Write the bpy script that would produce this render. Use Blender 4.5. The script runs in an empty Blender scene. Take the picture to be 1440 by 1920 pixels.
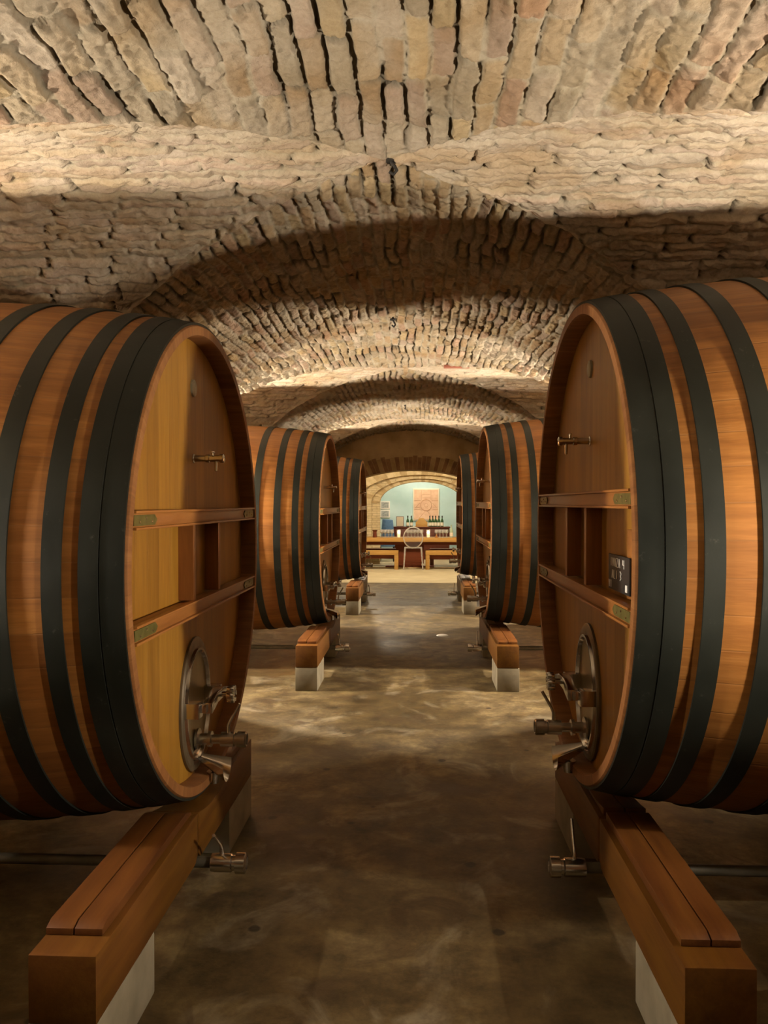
import bpy, math, random
import numpy as np
from mathutils import Vector, Matrix
PI = math.pi
random.seed(7)
C = bpy.context.scene.collection
EYE = 1.635

# ------------------------------------------------------------------ materials
def new_mat(name):
    m = bpy.data.materials.new(name); m.use_nodes = True
    nt = m.node_tree; b = nt.nodes['Principled BSDF']
    return m, nt, b
def nd(nt, t, **kw):
    n = nt.nodes.new(t)
    for k, v in kw.items():
        if k.startswith('i_'): n.inputs[int(k[2:])].default_value = v
        else: setattr(n, k, v)
    return n
def ramp(nt, fac, stops):
    r = nt.nodes.new('ShaderNodeValToRGB'); e = r.color_ramp.elements
    while len(e) < len(stops): e.new(0.5)
    for i, (p, c) in enumerate(stops):
        e[i].position = p; e[i].color = (*c, 1) if len(c) == 3 else c
    nt.links.new(fac, r.inputs[0]); return r.outputs[0]
def mix(nt, a, b, fac, mode='MIX'):
    m = nt.nodes.new('ShaderNodeMix'); m.data_type = 'RGBA'; m.blend_type = mode
    for s, v in ((0, fac), (6, a), (7, b)):
        if isinstance(v, (int, float)): m.inputs[s].default_value = v
        elif isinstance(v, tuple): m.inputs[s].default_value = (*v, 1)
        else: nt.links.new(v, m.inputs[s])
    return m.outputs[2]
def math_(nt, op, a, b=0.0, c=0.0):
    m = nt.nodes.new('ShaderNodeMath'); m.operation = op
    for s, v in enumerate((a, b, c)):
        if isinstance(v, (int, float)): m.inputs[s].default_value = v
        else: nt.links.new(v, m.inputs[s])
    return m.outputs[0]
def bump(nt, b, h, strength=0.3, dist=0.01):
    n = nt.nodes.new('ShaderNodeBump'); n.inputs['Strength'].default_value = strength
    n.inputs['Distance'].default_value = dist
    nt.links.new(h, n.inputs['Height']); nt.links.new(n.outputs[0], b.inputs['Normal'])
def flat(name, col, rough=0.5, metal=0.0, spec=None, trans=0.0, emit=None, estr=0.0, ior=None):
    m, nt, b = new_mat(name)
    b.inputs['Base Color'].default_value = (*col, 1)
    b.inputs['Roughness'].default_value = rough
    b.inputs['Metallic'].default_value = metal
    if spec is not None: b.inputs['Specular IOR Level'].default_value = spec
    if trans: b.inputs['Transmission Weight'].default_value = trans
    if ior: b.inputs['IOR'].default_value = ior
    if emit:
        b.inputs['Emission Color'].default_value = (*emit, 1); b.inputs['Emission Strength'].default_value = estr
    return m
def noisy(name, c1, c2, scale=5.0, rough=0.6, metal=0.0, bmp=0.1, stretch=(1, 1, 1), detail=6):
    m, nt, b = new_mat(name)
    tc = nd(nt, 'ShaderNodeTexCoord'); mp = nd(nt, 'ShaderNodeMapping'); mp.inputs['Scale'].default_value = stretch
    nt.links.new(tc.outputs['Object'], mp.inputs[0])
    n = nd(nt, 'ShaderNodeTexNoise'); n.inputs['Scale'].default_value = scale; n.inputs['Detail'].default_value = detail
    nt.links.new(mp.outputs[0], n.inputs['Vector'])
    nt.links.new(ramp(nt, n.outputs['Fac'], [(0.3, c1), (0.7, c2)]), b.inputs['Base Color'])
    b.inputs['Roughness'].default_value = rough; b.inputs['Metallic'].default_value = metal
    if bmp: bump(nt, b, n.outputs['Fac'], bmp, 0.01)
    return m

def wood(name, cols, grain='y', rough=0.45, plank=None, angular=False, zc=0.0, knots=True, spec=0.3):
    """oak: fine grain along one axis, optional planks each with its own tone"""
    m, nt, b = new_mat(name)
    L = nt.links
    tc = nd(nt, 'ShaderNodeTexCoord'); sep = nd(nt, 'ShaderNodeSeparateXYZ')
    L.new(tc.outputs['Object'], sep.inputs[0])
    X, Y, Z = sep.outputs
    oi = nd(nt, 'ShaderNodeObjectInfo')
    st = {'x': (0.7, 9, 9), 'y': (9, 0.7, 9), 'z': (9, 9, 0.7)}[grain]
    mp = nd(nt, 'ShaderNodeMapping'); mp.inputs['Scale'].default_value = st
    L.new(tc.outputs['Object'], mp.inputs[0])
    cb = nd(nt, 'ShaderNodeCombineXYZ'); L.new(math_(nt, 'MULTIPLY', oi.outputs['Random'], 37.0), cb.inputs[0])
    L.new(cb.outputs[0], mp.inputs['Location'])
    if angular:    # staves round the x axis
        ang = math_(nt, 'ARCTAN2', Y, math_(nt, 'SUBTRACT', Z, zc))
        pc = math_(nt, 'MULTIPLY', ang, 58 / (2 * PI))
        vv = nd(nt, 'ShaderNodeCombineXYZ')
        L.new(math_(nt, 'MULTIPLY', X, 1.2), vv.inputs[0]); L.new(math_(nt, 'MULTIPLY', ang, 14.0), vv.inputs[1])
        L.new(math_(nt, 'MULTIPLY', oi.outputs['Random'], 31.0), vv.inputs[2])
        vec = vv.outputs[0]
    else:
        vec = mp.outputs[0]
        src = {'x': Y, 'y': X, 'z': Y}[grain]
        pc = math_(nt, 'ADD', math_(nt, 'DIVIDE', src, plank or 10.0), 0.37)
    n1 = nd(nt, 'ShaderNodeTexNoise'); n1.inputs['Scale'].default_value = 2.2; n1.inputs['Detail'].default_value = 7
    n1.inputs['Roughness'].default_value = 0.6; n1.inputs['Distortion'].default_value = 0.4
    L.new(vec, n1.inputs['Vector'])
    n2 = nd(nt, 'ShaderNodeTexNoise'); n2.inputs['Scale'].default_value = 12; n2.inputs['Detail'].default_value = 4
    L.new(vec, n2.inputs['Vector'])
    base = ramp(nt, n1.outputs['Fac'], [(0.25, cols[0]), (0.55, cols[1]), (0.8, cols[2])])
    h = n2.outputs['Fac']
    if plank or angular:
        fl = math_(nt, 'FLOOR', pc)
        wn = nd(nt, 'ShaderNodeTexWhiteNoise', noise_dimensions='2D')
        cb2 = nd(nt, 'ShaderNodeCombineXYZ'); L.new(fl, cb2.inputs[0]); L.new(math_(nt, 'MULTIPLY', oi.outputs['Random'], 91.0), cb2.inputs[1])
        L.new(cb2.outputs[0], wn.inputs['Vector'])
        tone = ramp(nt, wn.outputs['Value'], [(0, (0.74, 0.68, 0.62)), (0.5, (0.95, 0.92, 0.88)), (1, (1.14, 1.12, 1.05))])
        base = mix(nt, base, tone, 0.8, 'MULTIPLY')
        fr = math_(nt, 'FRACT', pc)
        edge = math_(nt, 'MINIMUM', fr, math_(nt, 'SUBTRACT', 1.0, fr))
        seam = math_(nt, 'SMOOTH_MIN', math_(nt, 'MULTIPLY', edge, 40.0), 1.0, 0.1)
        base = mix(nt, (0.16, 0.08, 0.03), base, math_(nt, 'MULTIPLY_ADD', seam, 0.55, 0.45))
        h = math_(nt, 'MULTIPLY_ADD', seam, 1.2, h)
    if knots:
        n3 = nd(nt, 'ShaderNodeTexNoise'); n3.inputs['Scale'].default_value = 1.1; n3.inputs['Detail'].default_value = 3
        L.new(tc.outputs['Object'], n3.inputs['Vector'])
        base = mix(nt, base, (0.20, 0.075, 0.02), ramp(nt, n3.outputs['Fac'], [(0.52, (0, 0, 0)), (0.75, (0.5, 0.5, 0.5))]))
    base = mix(nt, base, ramp(nt, n2.outputs['Fac'], [(0.3, (0.86, 0.84, 0.8)), (0.7, (1.05, 1.04, 1.02))]), 0.6, 'MULTIPLY')
    L.new(base, b.inputs['Base Color'])
    b.inputs['Roughness'].default_value = rough; b.inputs['Specular IOR Level'].default_value = spec
    bump(nt, b, h, 0.25, 0.002)
    return m

RC = 1.085
M = {}
M['stave'] = wood('stave_oak', [(0.14, 0.050, 0.009), (0.225, 0.093, 0.019), (0.29, 0.132, 0.036)], 'x', 0.5, angular=True, zc=RC, spec=0.25)
M['chime'] = wood('chime_oak', [(0.17, 0.070, 0.025), (0.25, 0.11, 0.038), (0.32, 0.16, 0.06)], 'x', 0.5, angular=True, zc=RC, spec=0.2)
M['head'] = wood('head_oak', [(0.22, 0.098, 0.012), (0.30, 0.148, 0.019), (0.35, 0.188, 0.030)], 'z', 0.42, plank=0.125, spec=0.3)
M['rail'] = wood('rail_oak', [(0.19, 0.068, 0.015), (0.27, 0.105, 0.022), (0.34, 0.15, 0.038)], 'y', 0.38, spec=0.4)
M['post'] = wood('post_oak', [(0.17, 0.058, 0.014), (0.24, 0.088, 0.02), (0.30, 0.12, 0.03)], 'z', 0.4, spec=0.35)
M['beam'] = wood('beam_timber', [(0.065, 0.022, 0.003), (0.105, 0.042, 0.004), (0.14, 0.062, 0.007)], 'y', 0.5, spec=0.25)
M['saddle'] = wood('saddle_timber', [(0.055, 0.016, 0.004), (0.10, 0.035, 0.006), (0.14, 0.055, 0.010)], 'y', 0.5, spec=0.25)
M['lightwood'] = wood('light_bench_wood', [(0.34, 0.175, 0.04), (0.43, 0.24, 0.065), (0.50, 0.29, 0.09)], 'x', 0.5, knots=False)
M['redwood'] = wood('dark_red_wood', [(0.10, 0.022, 0.008), (0.15, 0.035, 0.012), (0.19, 0.05, 0.018)], 'x', 0.4, knots=False)
M['mahogany'] = wood('mahogany', [(0.06, 0.014, 0.006), (0.09, 0.022, 0.01), (0.12, 0.03, 0.012)], 'x', 0.35, knots=False)
M['brass'] = noisy('aged_brass', (0.07, 0.068, 0.014), (0.14, 0.13, 0.035), 30, 0.45, 0.35, 0.05)
M['steel'] = flat('polished_steel', (0.62, 0.60, 0.57), 0.17, 1.0)
M['steel_dull'] = noisy('brushed_steel', (0.38, 0.35, 0.30), (0.52, 0.48, 0.42), 14, 0.26, 0.9, 0.03)
M['pipe_steel'] = noisy('dull_pipe', (0.06, 0.05, 0.03), (0.11, 0.095, 0.065), 10, 0.6, 0.3, 0.03)
M['dark_gasket'] = noisy('manway_frame', (0.09, 0.065, 0.035), (0.15, 0.11, 0.06), 12, 0.5, 0.3, 0.05)
M['door_plate'] = noisy('manway_plate', (0.22, 0.17, 0.09), (0.30, 0.24, 0.13), 9, 0.4, 0.5, 0.04)
M['plaque'] = noisy('bung_plate', (0.20, 0.18, 0.11), (0.36, 0.33, 0.24), 25, 0.5, 0.3, 0.05)
M['iron'] = noisy('black_iron', (0.015, 0.014, 0.012), (0.04, 0.035, 0.03), 20, 0.6, 0.4, 0.1)
M['slate'] = flat('blackboard_slate', (0.012, 0.012, 0.012), 0.6)
M['chalk'] = flat('white_chalk', (0.75, 0.74, 0.70), 0.9)
M['dark_socket'] = flat('dark_hole', (0.01, 0.009, 0.008), 0.9)

def hoop_mat():
    m, nt, b = new_mat('painted_hoop'); L = nt.links
    tc = nd(nt, 'ShaderNodeTexCoord')
    n = nd(nt, 'ShaderNodeTexNoise'); n.inputs['Scale'].default_value = 3.0; n.inputs['Detail'].default_value = 8
    L.new(tc.outputs['Object'], n.inputs['Vector'])
    n2 = nd(nt, 'ShaderNodeTexNoise'); n2.inputs['Scale'].default_value = 26.0; n2.inputs['Detail'].default_value = 6
    n2.inputs['Roughness'].default_value = 0.75
    L.new(tc.outputs['Object'], n2.inputs['Vector'])
    base = ramp(nt, n.outputs['Fac'], [(0.3, (0.006, 0.007, 0.005)), (0.7, (0.014, 0.0155, 0.011))])
    base = mix(nt, base, (0.09, 0.09, 0.07), ramp(nt, n2.outputs['Fac'], [(0.62, (0, 0, 0)), (0.76, (0.5, 0.5, 0.5))]))
    L.new(base, b.inputs['Base Color'])
    L.new(ramp(nt, n.outputs['Fac'], [(0.3, (0.42, 0.42, 0.42)), (0.7, (0.62, 0.62, 0.62))]), b.inputs['Roughness'])
    b.inputs['Specular IOR Level'].default_value = 0.2
    bump(nt, b, n2.outputs['Fac'], 0.15, 0.003)
    return m
M['hoop'] = hoop_mat()

def brick_mat():
    m, nt, b = new_mat('vault_brick'); L = nt.links
    at = nd(nt, 'ShaderNodeAttribute', attribute_name='albedo')
    tc = nd(nt, 'ShaderNodeTexCoord')
    n = nd(nt, 'ShaderNodeTexNoise'); n.inputs['Scale'].default_value = 55; n.inputs['Detail'].default_value = 8; n.inputs['Roughness'].default_value = 0.7
    L.new(tc.outputs['Object'], n.inputs['Vector'])
    n2 = nd(nt, 'ShaderNodeTexNoise'); n2.inputs['Scale'].default_value = 3.2; n2.inputs['Detail'].default_value = 6
    L.new(tc.outputs['Object'], n2.inputs['Vector'])
    c = mix(nt, at.outputs['Color'], ramp(nt, n.outputs['Fac'], [(0.25, (0.72, 0.68, 0.60)), (0.75, (1.15, 1.14, 1.12))]), 0.8, 'MULTIPLY')
    c = mix(nt, c, ramp(nt, n2.outputs['Fac'], [(0.3, (0.80, 0.74, 0.62)), (0.6, (1.08, 1.08, 1.08))]), 0.7, 'MULTIPLY')
    L.new(c, b.inputs['Base Color']); b.inputs['Roughness'].default_value = 0.9; b.inputs['Specular IOR Level'].default_value = 0.15
    bump(nt, b, n.outputs['Fac'], 0.8, 0.010)
    return m
M['brick'] = brick_mat()

def brick_wall(name, c1, c2, mortar, bw=0.26, bh=0.07, ms=0.012, rot=None, noise=0.5):
    m, nt, b = new_mat(name); L = nt.links
    tc = nd(nt, 'ShaderNodeTexCoord'); mp = nd(nt, 'ShaderNodeMapping')
    L.new(tc.outputs['Object'], mp.inputs[0])
    if rot: mp.inputs['Rotation'].default_value = rot
    br = nd(nt, 'ShaderNodeTexBrick'); br.inputs['Scale'].default_value = 1.0
    br.inputs['Brick Width'].default_value = bw; br.inputs['Row Height'].default_value = bh
    br.inputs['Mortar Size'].default_value = ms; br.inputs['Mortar Smooth'].default_value = 0.4
    br.inputs['Color1'].default_value = (*c1, 1); br.inputs['Color2'].default_value = (*c2, 1); br.inputs['Mortar'].default_value = (*mortar, 1)
    L.new(mp.outputs[0], br.inputs['Vector'])
    n = nd(nt, 'ShaderNodeTexNoise'); n.inputs['Scale'].default_value = 9; n.inputs['Detail'].default_value = 8
    L.new(tc.outputs['Object'], n.inputs['Vector'])
    c = mix(nt, br.outputs['Color'], ramp(nt, n.outputs['Fac'], [(0.3, (0.7, 0.66, 0.6)), (0.7, (1.15, 1.12, 1.1))]), noise, 'MULTIPLY')
    L.new(c, b.inputs['Base Color']); b.inputs['Roughness'].default_value = 0.9
    h = math_(nt, 'MULTIPLY_ADD', n.outputs['Fac'], 0.6, math_(nt, 'SUBTRACT', 1.0, br.outputs['Fac']))
    bump(nt, b, h, 0.6, 0.01)
    return m
M['pier'] = brick_wall('pier_brick', (0.24, 0.17, 0.10), (0.30, 0.22, 0.13), (0.26, 0.21, 0.14), rot=(PI / 2, 0, 0))
M['jamb'] = brick_wall('jamb_brick', (0.56, 0.45, 0.25), (0.68, 0.56, 0.34), (0.42, 0.33, 0.18), 0.25, 0.062, 0.007, rot=(PI / 2, 0, 0))
M['tanstone'] = noisy('tan_stone', (0.50, 0.38, 0.19), (0.66, 0.53, 0.31), 7, 0.9, 0, 0.4)
M['tanstone_dark'] = noisy('tan_stone_dark', (0.36, 0.25, 0.11), (0.50, 0.37, 0.19), 7, 0.9, 0, 0.4)
M['brownplaster'] = noisy('brown_plaster', (0.26, 0.165, 0.065), (0.44, 0.30, 0.14), 3.0, 0.95, 0, 0.8, detail=10)
M['voussoir'] = noisy('brown_voussoir', (0.13, 0.06, 0.022), (0.26, 0.14, 0.055), 6.0, 0.95, 0, 0.5)
M['voussoir_pale'] = noisy('ochre_voussoir', (0.24, 0.15, 0.05), (0.36, 0.24, 0.10), 6.0, 0.95, 0, 0.5)
M['turquoise'] = noisy('turquoise_plaster', (0.42, 0.60, 0.58), (0.54, 0.70, 0.69), 1.6, 0.85, 0, 0.15)
M['plaster'] = noisy('cream_plaster', (0.55, 0.48, 0.34), (0.66, 0.60, 0.45), 2.0, 0.9, 0, 0.2)
M['concrete'] = noisy('block_concrete', (0.14, 0.115, 0.07), (0.235, 0.20, 0.13), 6.0, 0.9, 0, 0.4)

def floor_mat():
    m, nt, b = new_mat('worn_concrete_floor'); L = nt.links
    tc = nd(nt, 'ShaderNodeTexCoord')
    def noise(s, d=8, r=0.6, dist=0.0):
        n = nd(nt, 'ShaderNodeTexNoise'); n.inputs['Scale'].default_value = s; n.inputs['Detail'].default_value = d
        n.inputs['Roughness'].default_value = r; n.inputs['Distortion'].default_value = dist
        L.new(tc.outputs['Object'], n.inputs['Vector']); return n.outputs['Fac']
    n1, n2, n3, n4 = noise(0.9, 8, 0.65, 0.6), noise(4.5, 9, 0.7), noise(40, 5, 0.7), noise(1.7, 6, 0.6, 1.2)
    c = ramp(nt, n1, [(0.3, (0.050, 0.032, 0.011)), (0.5, (0.090, 0.062, 0.024)), (0.68, (0.19, 0.143, 0.068))])
    c = mix(nt, c, ramp(nt, n2, [(0.34, (0.35, 0.32, 0.26)), (0.5, (0.85, 0.82, 0.78)), (0.66, (1.45, 1.45, 1.42))]), 0.95, 'MULTIPLY')
    c = mix(nt, c, (0.24, 0.20, 0.13), ramp(nt, n4, [(0.55, (0, 0, 0)), (0.68, (0.6, 0.6, 0.6))]))
    c = mix(nt, c, (0.05, 0.03, 0.012), ramp(nt, noise(2.6, 7, 0.62, 0.8), [(0.53, (0, 0, 0)), (0.64, (0.85, 0.85, 0.85))]))
    vo = nd(nt, 'ShaderNodeTexVoronoi'); vo.inputs['Scale'].default_value = 3.1; L.new(tc.outputs['Object'], vo.inputs['Vector'])
    dd = math_(nt, 'ADD', vo.outputs['Distance'], math_(nt, 'MULTIPLY', math_(nt, 'SUBTRACT', n2, 0.5), 0.12))
    c = mix(nt, c, (0.02, 0.013, 0.006), ramp(nt, dd, [(0.055, (0.9, 0.9, 0.9)), (0.085, (0, 0, 0))]))
    c = mix(nt, c, ramp(nt, n3, [(0.3, (0.8, 0.8, 0.8)), (0.7, (1.12, 1.12, 1.12))]), 0.7, 'MULTIPLY')
    L.new(c, b.inputs['Base Color'])
    L.new(ramp(nt, n1, [(0.3, (0.42,) * 3), (0.7, (0.75,) * 3)]), b.inputs['Roughness'])
    b.inputs['Specular IOR Level'].default_value = 0.3
    bump(nt, b, math_(nt, 'ADD', n2, math_(nt, 'MULTIPLY', n3, 0.25)), 0.35, 0.01)
    return m
M['floor'] = floor_mat()

# ------------------------------------------------------------------ mesh builder
class MB:
    def __init__(s): s.v = []; s.f = []; s.mi = []
    def add(s, vs, fs, mi=0):
        o = len(s.v); s.v += [tuple(v) for v in vs]; s.f += [tuple(o + i for i in f) for f in fs]; s.mi += [mi] * len(fs); return s
    def box(s, x0, x1, y0, y1, z0, z1, mi=0):
        vs = [(x, y, z) for z in (z0, z1) for y in (y0, y1) for x in (x0, x1)]
        return s.add(vs, [(0, 2, 3, 1), (4, 5, 7, 6), (0, 1, 5, 4), (2, 6, 7, 3), (0, 4, 6, 2), (1, 3, 7, 5)], mi)
    def prism(s, pts, a0, a1, axis='x', mi=0):
        """closed outline extruded along an axis; pts are the other two coordinates"""
        n = len(pts)
        def P(a, p): return {'x': (a, p[0], p[1]), 'y': (p[0], a, p[1]), 'z': (p[0], p[1], a)}[axis]
        vs = [P(a0, p) for p in pts] + [P(a1, p) for p in pts]
        fs = [tuple(range(n))[::-1], tuple(range(n, 2 * n))] + [(i, (i + 1) % n, n + (i + 1) % n, n + i) for i in range(n)]
        return s.add(vs, fs, mi)
    def strip(s, low, high, a0, a1, mi=0):
        """solid between two polylines low/high (same length, y-z), thick along x: quads only"""
        n = len(low); vs = []
        for a in (a0, a1): vs += [(a, *p) for p in low] + [(a, *p) for p in high]
        fs = []
        for i in range(n - 1):
            fs += [(i, n + i, n + i + 1, i + 1), (2 * n + i, 2 * n + i + 1, 3 * n + i + 1, 3 * n + i),
                   (i, i + 1, 2 * n + i + 1, 2 * n + i), (n + i, 3 * n + i, 3 * n + i + 1, n + i + 1)]
        fs += [(0, 2 * n, 3 * n, n), (n - 1, 2 * n - 1, 4 * n - 1, 3 * n - 1)]
        return s.add(vs, fs, mi)
    def tube(s, path, rad, seg=16, cap=True, mi=0):
        if isinstance(rad, (int, float)): rad = [rad] * len(path)
        P = [Vector(p) for p in path]; vs = []; fs = []; ref = None
        for i, p in enumerate(P):
            d = (P[min(i + 1, len(P) - 1)] - P[max(i - 1, 0)])
            d = d.normalized() if d.length > 1e-9 else Vector((0, 0, 1))
            if ref is None: ref = Vector((0, 0, 1)) if abs(d.z) < 0.9 else Vector((1, 0, 0))
            u = (ref - d * ref.dot(d)).normalized(); w = d.cross(u); ref = u
            for k in range(seg):
                a = 2 * PI * k / seg; vs.append(p + (u * math.cos(a) + w * math.sin(a)) * rad[i])
        for i in range(len(P) - 1):
            for k in range(seg):
                k2 = (k + 1) % seg; fs.append((i * seg + k, i * seg + k2, (i + 1) * seg + k2, (i + 1) * seg + k))
        if cap: fs += [tuple(range(seg))[::-1], tuple((len(P) - 1) * seg + k for k in range(seg))]
        return s.add(vs, fs, mi)
    def lathe(s, prof, c=(0, 0, 0), axis='z', seg=24, sy=1.0, sz=1.0, closed=False, mi=0):
        """prof: (radius, along). axis x: ring in y-z with ellipse scale sy,sz"""
        n = len(prof); vs = []; fs = []
        for k in range(seg):
            a = 2 * PI * k / seg; ca, sa = math.cos(a), math.sin(a)
            for r, t in prof:
                q = (r * ca * sy, r * sa * sz)
                vs.append((c[0] + t, c[1] + q[0], c[2] + q[1]) if axis == 'x' else
                          (c[0] + q[0], c[1] + t, c[2] + q[1]) if axis == 'y' else (c[0] + q[0], c[1] + q[1], c[2] + t))
        for k in range(seg):
            k2 = (k + 1) % seg
            for i in range(n if closed else n - 1):
                j = (i + 1) % n; fs.append((k * n + i, k2 * n + i, k2 * n + j, k * n + j))
        if not closed:
            if prof[0][0] > 1e-6: fs.append(tuple(k * n for k in range(seg))[::-1])
            if prof[-1][0] > 1e-6: fs.append(tuple(k * n + n - 1 for k in range(seg)))
        return s.add(vs, fs, mi)
    def build(s, name, mats, parent=None, bevel=0, smooth=35, bseg=2):
        me = bpy.data.meshes.new(name); me.from_pydata(s.v, [], s.f)
        for m in (mats if isinstance(mats, (list, tuple)) else [mats]): me.materials.append(m)
        me.polygons.foreach_set('material_index', s.mi)
        import bmesh
        bm = bmesh.new(); bm.from_mesh(me); bmesh.ops.remove_doubles(bm, verts=bm.verts, dist=1e-6)
        bmesh.ops.recalc_face_normals(bm, faces=bm.faces)
        if bevel:
            es = [e for e in bm.edges if len(e.link_faces) == 2 and e.calc_face_angle() > 0.6]
            bmesh.ops.bevel(bm, geom=es, offset=bevel, segments=bseg, profile=0.6, affect='EDGES', clamp_overlap=True)
        bm.to_mesh(me); bm.free()
        if smooth:
            me.polygons.foreach_set('use_smooth', [True] * len(me.polygons)); me.set_sharp_from_angle(angle=math.radians(smooth))
        o = bpy.data.objects.new(name, me); C.objects.link(o)
        if parent: o.parent = parent
        return o
def tag(o, label=None, cat=None, group=None, kind=None):
    if label: o['label'] = label
    if cat: o['category'] = cat
    if group: o['group'] = group
    if kind: o['kind'] = kind
    return o
def thing(name, label, cat, loc=(0, 0, 0), rz=0, group=None):
    o = bpy.data.objects.new(name, None); C.objects.link(o); o.location = loc; o.rotation_euler = (0, 0, rz)
    o.empty_display_size = 0.1
    return tag(o, label, cat, group)
KIDS = {}
def dup(o, loc, rz=0, label=None, scale=None, parent=None):
    r = o.copy(); C.objects.link(r)
    if parent is None:
        r.location = loc; r.rotation_euler = (0, 0, rz)
        if label: r['label'] = label
        if scale: r.scale = scale
    else: r.parent = parent
    for ch in [c for c in list(C.objects) if c.parent == o and c != r]:
        dup(ch, None, parent=r)
    return r
def struct(o): o['kind'] = 'structure'; return o

# ------------------------------------------------------------------ numpy noise / bricks
def h2(i, j, s):
    a = (i.astype(np.int64) * 374761393 + j.astype(np.int64) * 668265263 + s * 1274126177) & 0x7fffffff
    a = ((a ^ (a >> 13)) * 1274126177) & 0x7fffffff
    a = ((a ^ (a >> 16)) * 60493) & 0x7fffffff
    return (a & 0xffff) / 65535.0
def vnoise(x, y, s=0):
    i = np.floor(x).astype(np.int64); j = np.floor(y).astype(np.int64); fx = x - i; fy = y - j
    fx = fx * fx * (3 - 2 * fx); fy = fy * fy * (3 - 2 * fy)
    a, b, c, d = h2(i, j, s), h2(i + 1, j, s), h2(i, j + 1, s), h2(i + 1, j + 1, s)
    return (a * (1 - fx) + b * fx) * (1 - fy) + (c * (1 - fx) + d * fx) * fy
def fbm(x, y, s=0, o=4):
    t = 0; a = 0.5; n = 0
    for k in range(o): t = t + a * vnoise(x * 2 ** k, y * 2 ** k, s + k * 17); n += a; a *= 0.5
    return t / n
PAL = np.array([(0.60, 0.46, 0.29), (0.66, 0.53, 0.36), (0.62, 0.43, 0.30), (0.56, 0.47, 0.34), (0.64, 0.50, 0.30),
                (0.55, 0.39, 0.23), (0.68, 0.57, 0.44), (0.58, 0.44, 0.33)])
PALW = PAL * 0.45 + np.array([(0.72, 0.61, 0.50)]) * 0.55
def sstep(a, b, x):
    t = np.clip((x - a) / (b - a), 0, 1); return t * t * (3 - 2 * t)
def bricks(u, v, s, pale=False, cw=0.078, bl=0.29, crack=1.0):
    """u across courses, v along them -> displacement towards the room (m), albedo"""
    uu = u + (fbm(u * 2.2, v * 2.2, s) - 0.5) * 0.045 + (fbm(u * 9, v * 9, s + 5, 2) - 0.5) * 0.008
    vv = v + (fbm(u * 3, v * 3, s + 9) - 0.5) * 0.05 + (fbm(u * 12, v * 12, s + 3, 2) - 0.5) * 0.016
    row = np.floor(uu / cw); z0 = row * 0
    off = h2(row, z0, s + 1) * bl
    ln = bl * (0.82 + 0.36 * h2(row, z0, s + 2))
    col = np.floor((vv + off) / ln)
    fu = uu / cw - row; fv = (vv + off) / ln - col
    rnd, rn2, rn3 = h2(row, col, s + 3), h2(row, col, s + 4), h2(row, col, s + 6)
    du = np.minimum(fu, 1 - fu) * cw; dv = np.minimum(fv, 1 - fv) * ln
    jn = fbm(u * 7, v * 7, s + 21, 3)
    jw = (0.0008 if pale else 0.0015) + (0.0035 if pale else 0.0045) * jn
    d = np.minimum(du, dv)
    # rounded corners
    d = np.where((du < 0.02) & (dv < 0.02), 0.02 - np.sqrt((0.02 - du) ** 2 + (0.02 - dv) ** 2), d)
    body = sstep(jw, jw + 0.008, d)
    ck = sstep(0.44, 0.60, fbm(u * 4.5 + 7, v * 2.2, s + 31, 3)) * crack
    deep = 0.004 + 0.011 * ck
    hgt = (rnd - 0.5) * 0.016 + (fu - 0.5) * (rn2 - 0.5) * 0.018 + (fv - 0.5) * (rn3 - 0.5) * 0.016
    rough = (fbm(u * 26, v * 26, s + 41, 3) - 0.5) * 0.016 + (fbm(u * 70, v * 70, s + 43, 2) - 0.5) * 0.010
    disp = body * (hgt + 0.004) - (1 - body) * deep + rough + (fbm(u * 1.1, v * 1.1, s + 51) - 0.5) * 0.03
    pal = PALW if pale else PAL
    alb = pal[(rn2 * 7.99).astype(int)] * (0.86 + 0.26 * rn3)[..., None]
    mort = np.array([(0.66, 0.58, 0.44)]) * (1 - 0.60 * ck)[..., None]
    alb = alb * body[..., None] + mort * (1 - body)[..., None]
    # lime wash / smeared mortar patches and ochre dirt
    wsh = sstep(0.52, 0.68, fbm(u * 2.6, v * 1.6, s + 61, 5))[..., None] * 0.55
    alb = alb * (1 - wsh) + np.array([(0.70, 0.61, 0.48)]) * wsh
    och = sstep(0.58, 0.72, fbm(u * 5 + 3, v * 3, s + 71, 4))[..., None] * 0.4
    alb = alb * (1 - och) + alb * np.array([(0.80, 0.62, 0.38)]) * och
    if pale:   # putlog-like pock marks between bricks
        hole = (rn3 > 0.5) * np.exp(-((fv - 0.02) * ln / 0.012) ** 2 - (du / 0.018 - 0.4) ** 2)
        disp = disp - hole * 0.03; alb = alb * (1 - 0.7 * hole)[..., None]
    return disp, np.clip(alb * (0.60 if pale else 0.50), 0.02, 0.9)

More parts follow.
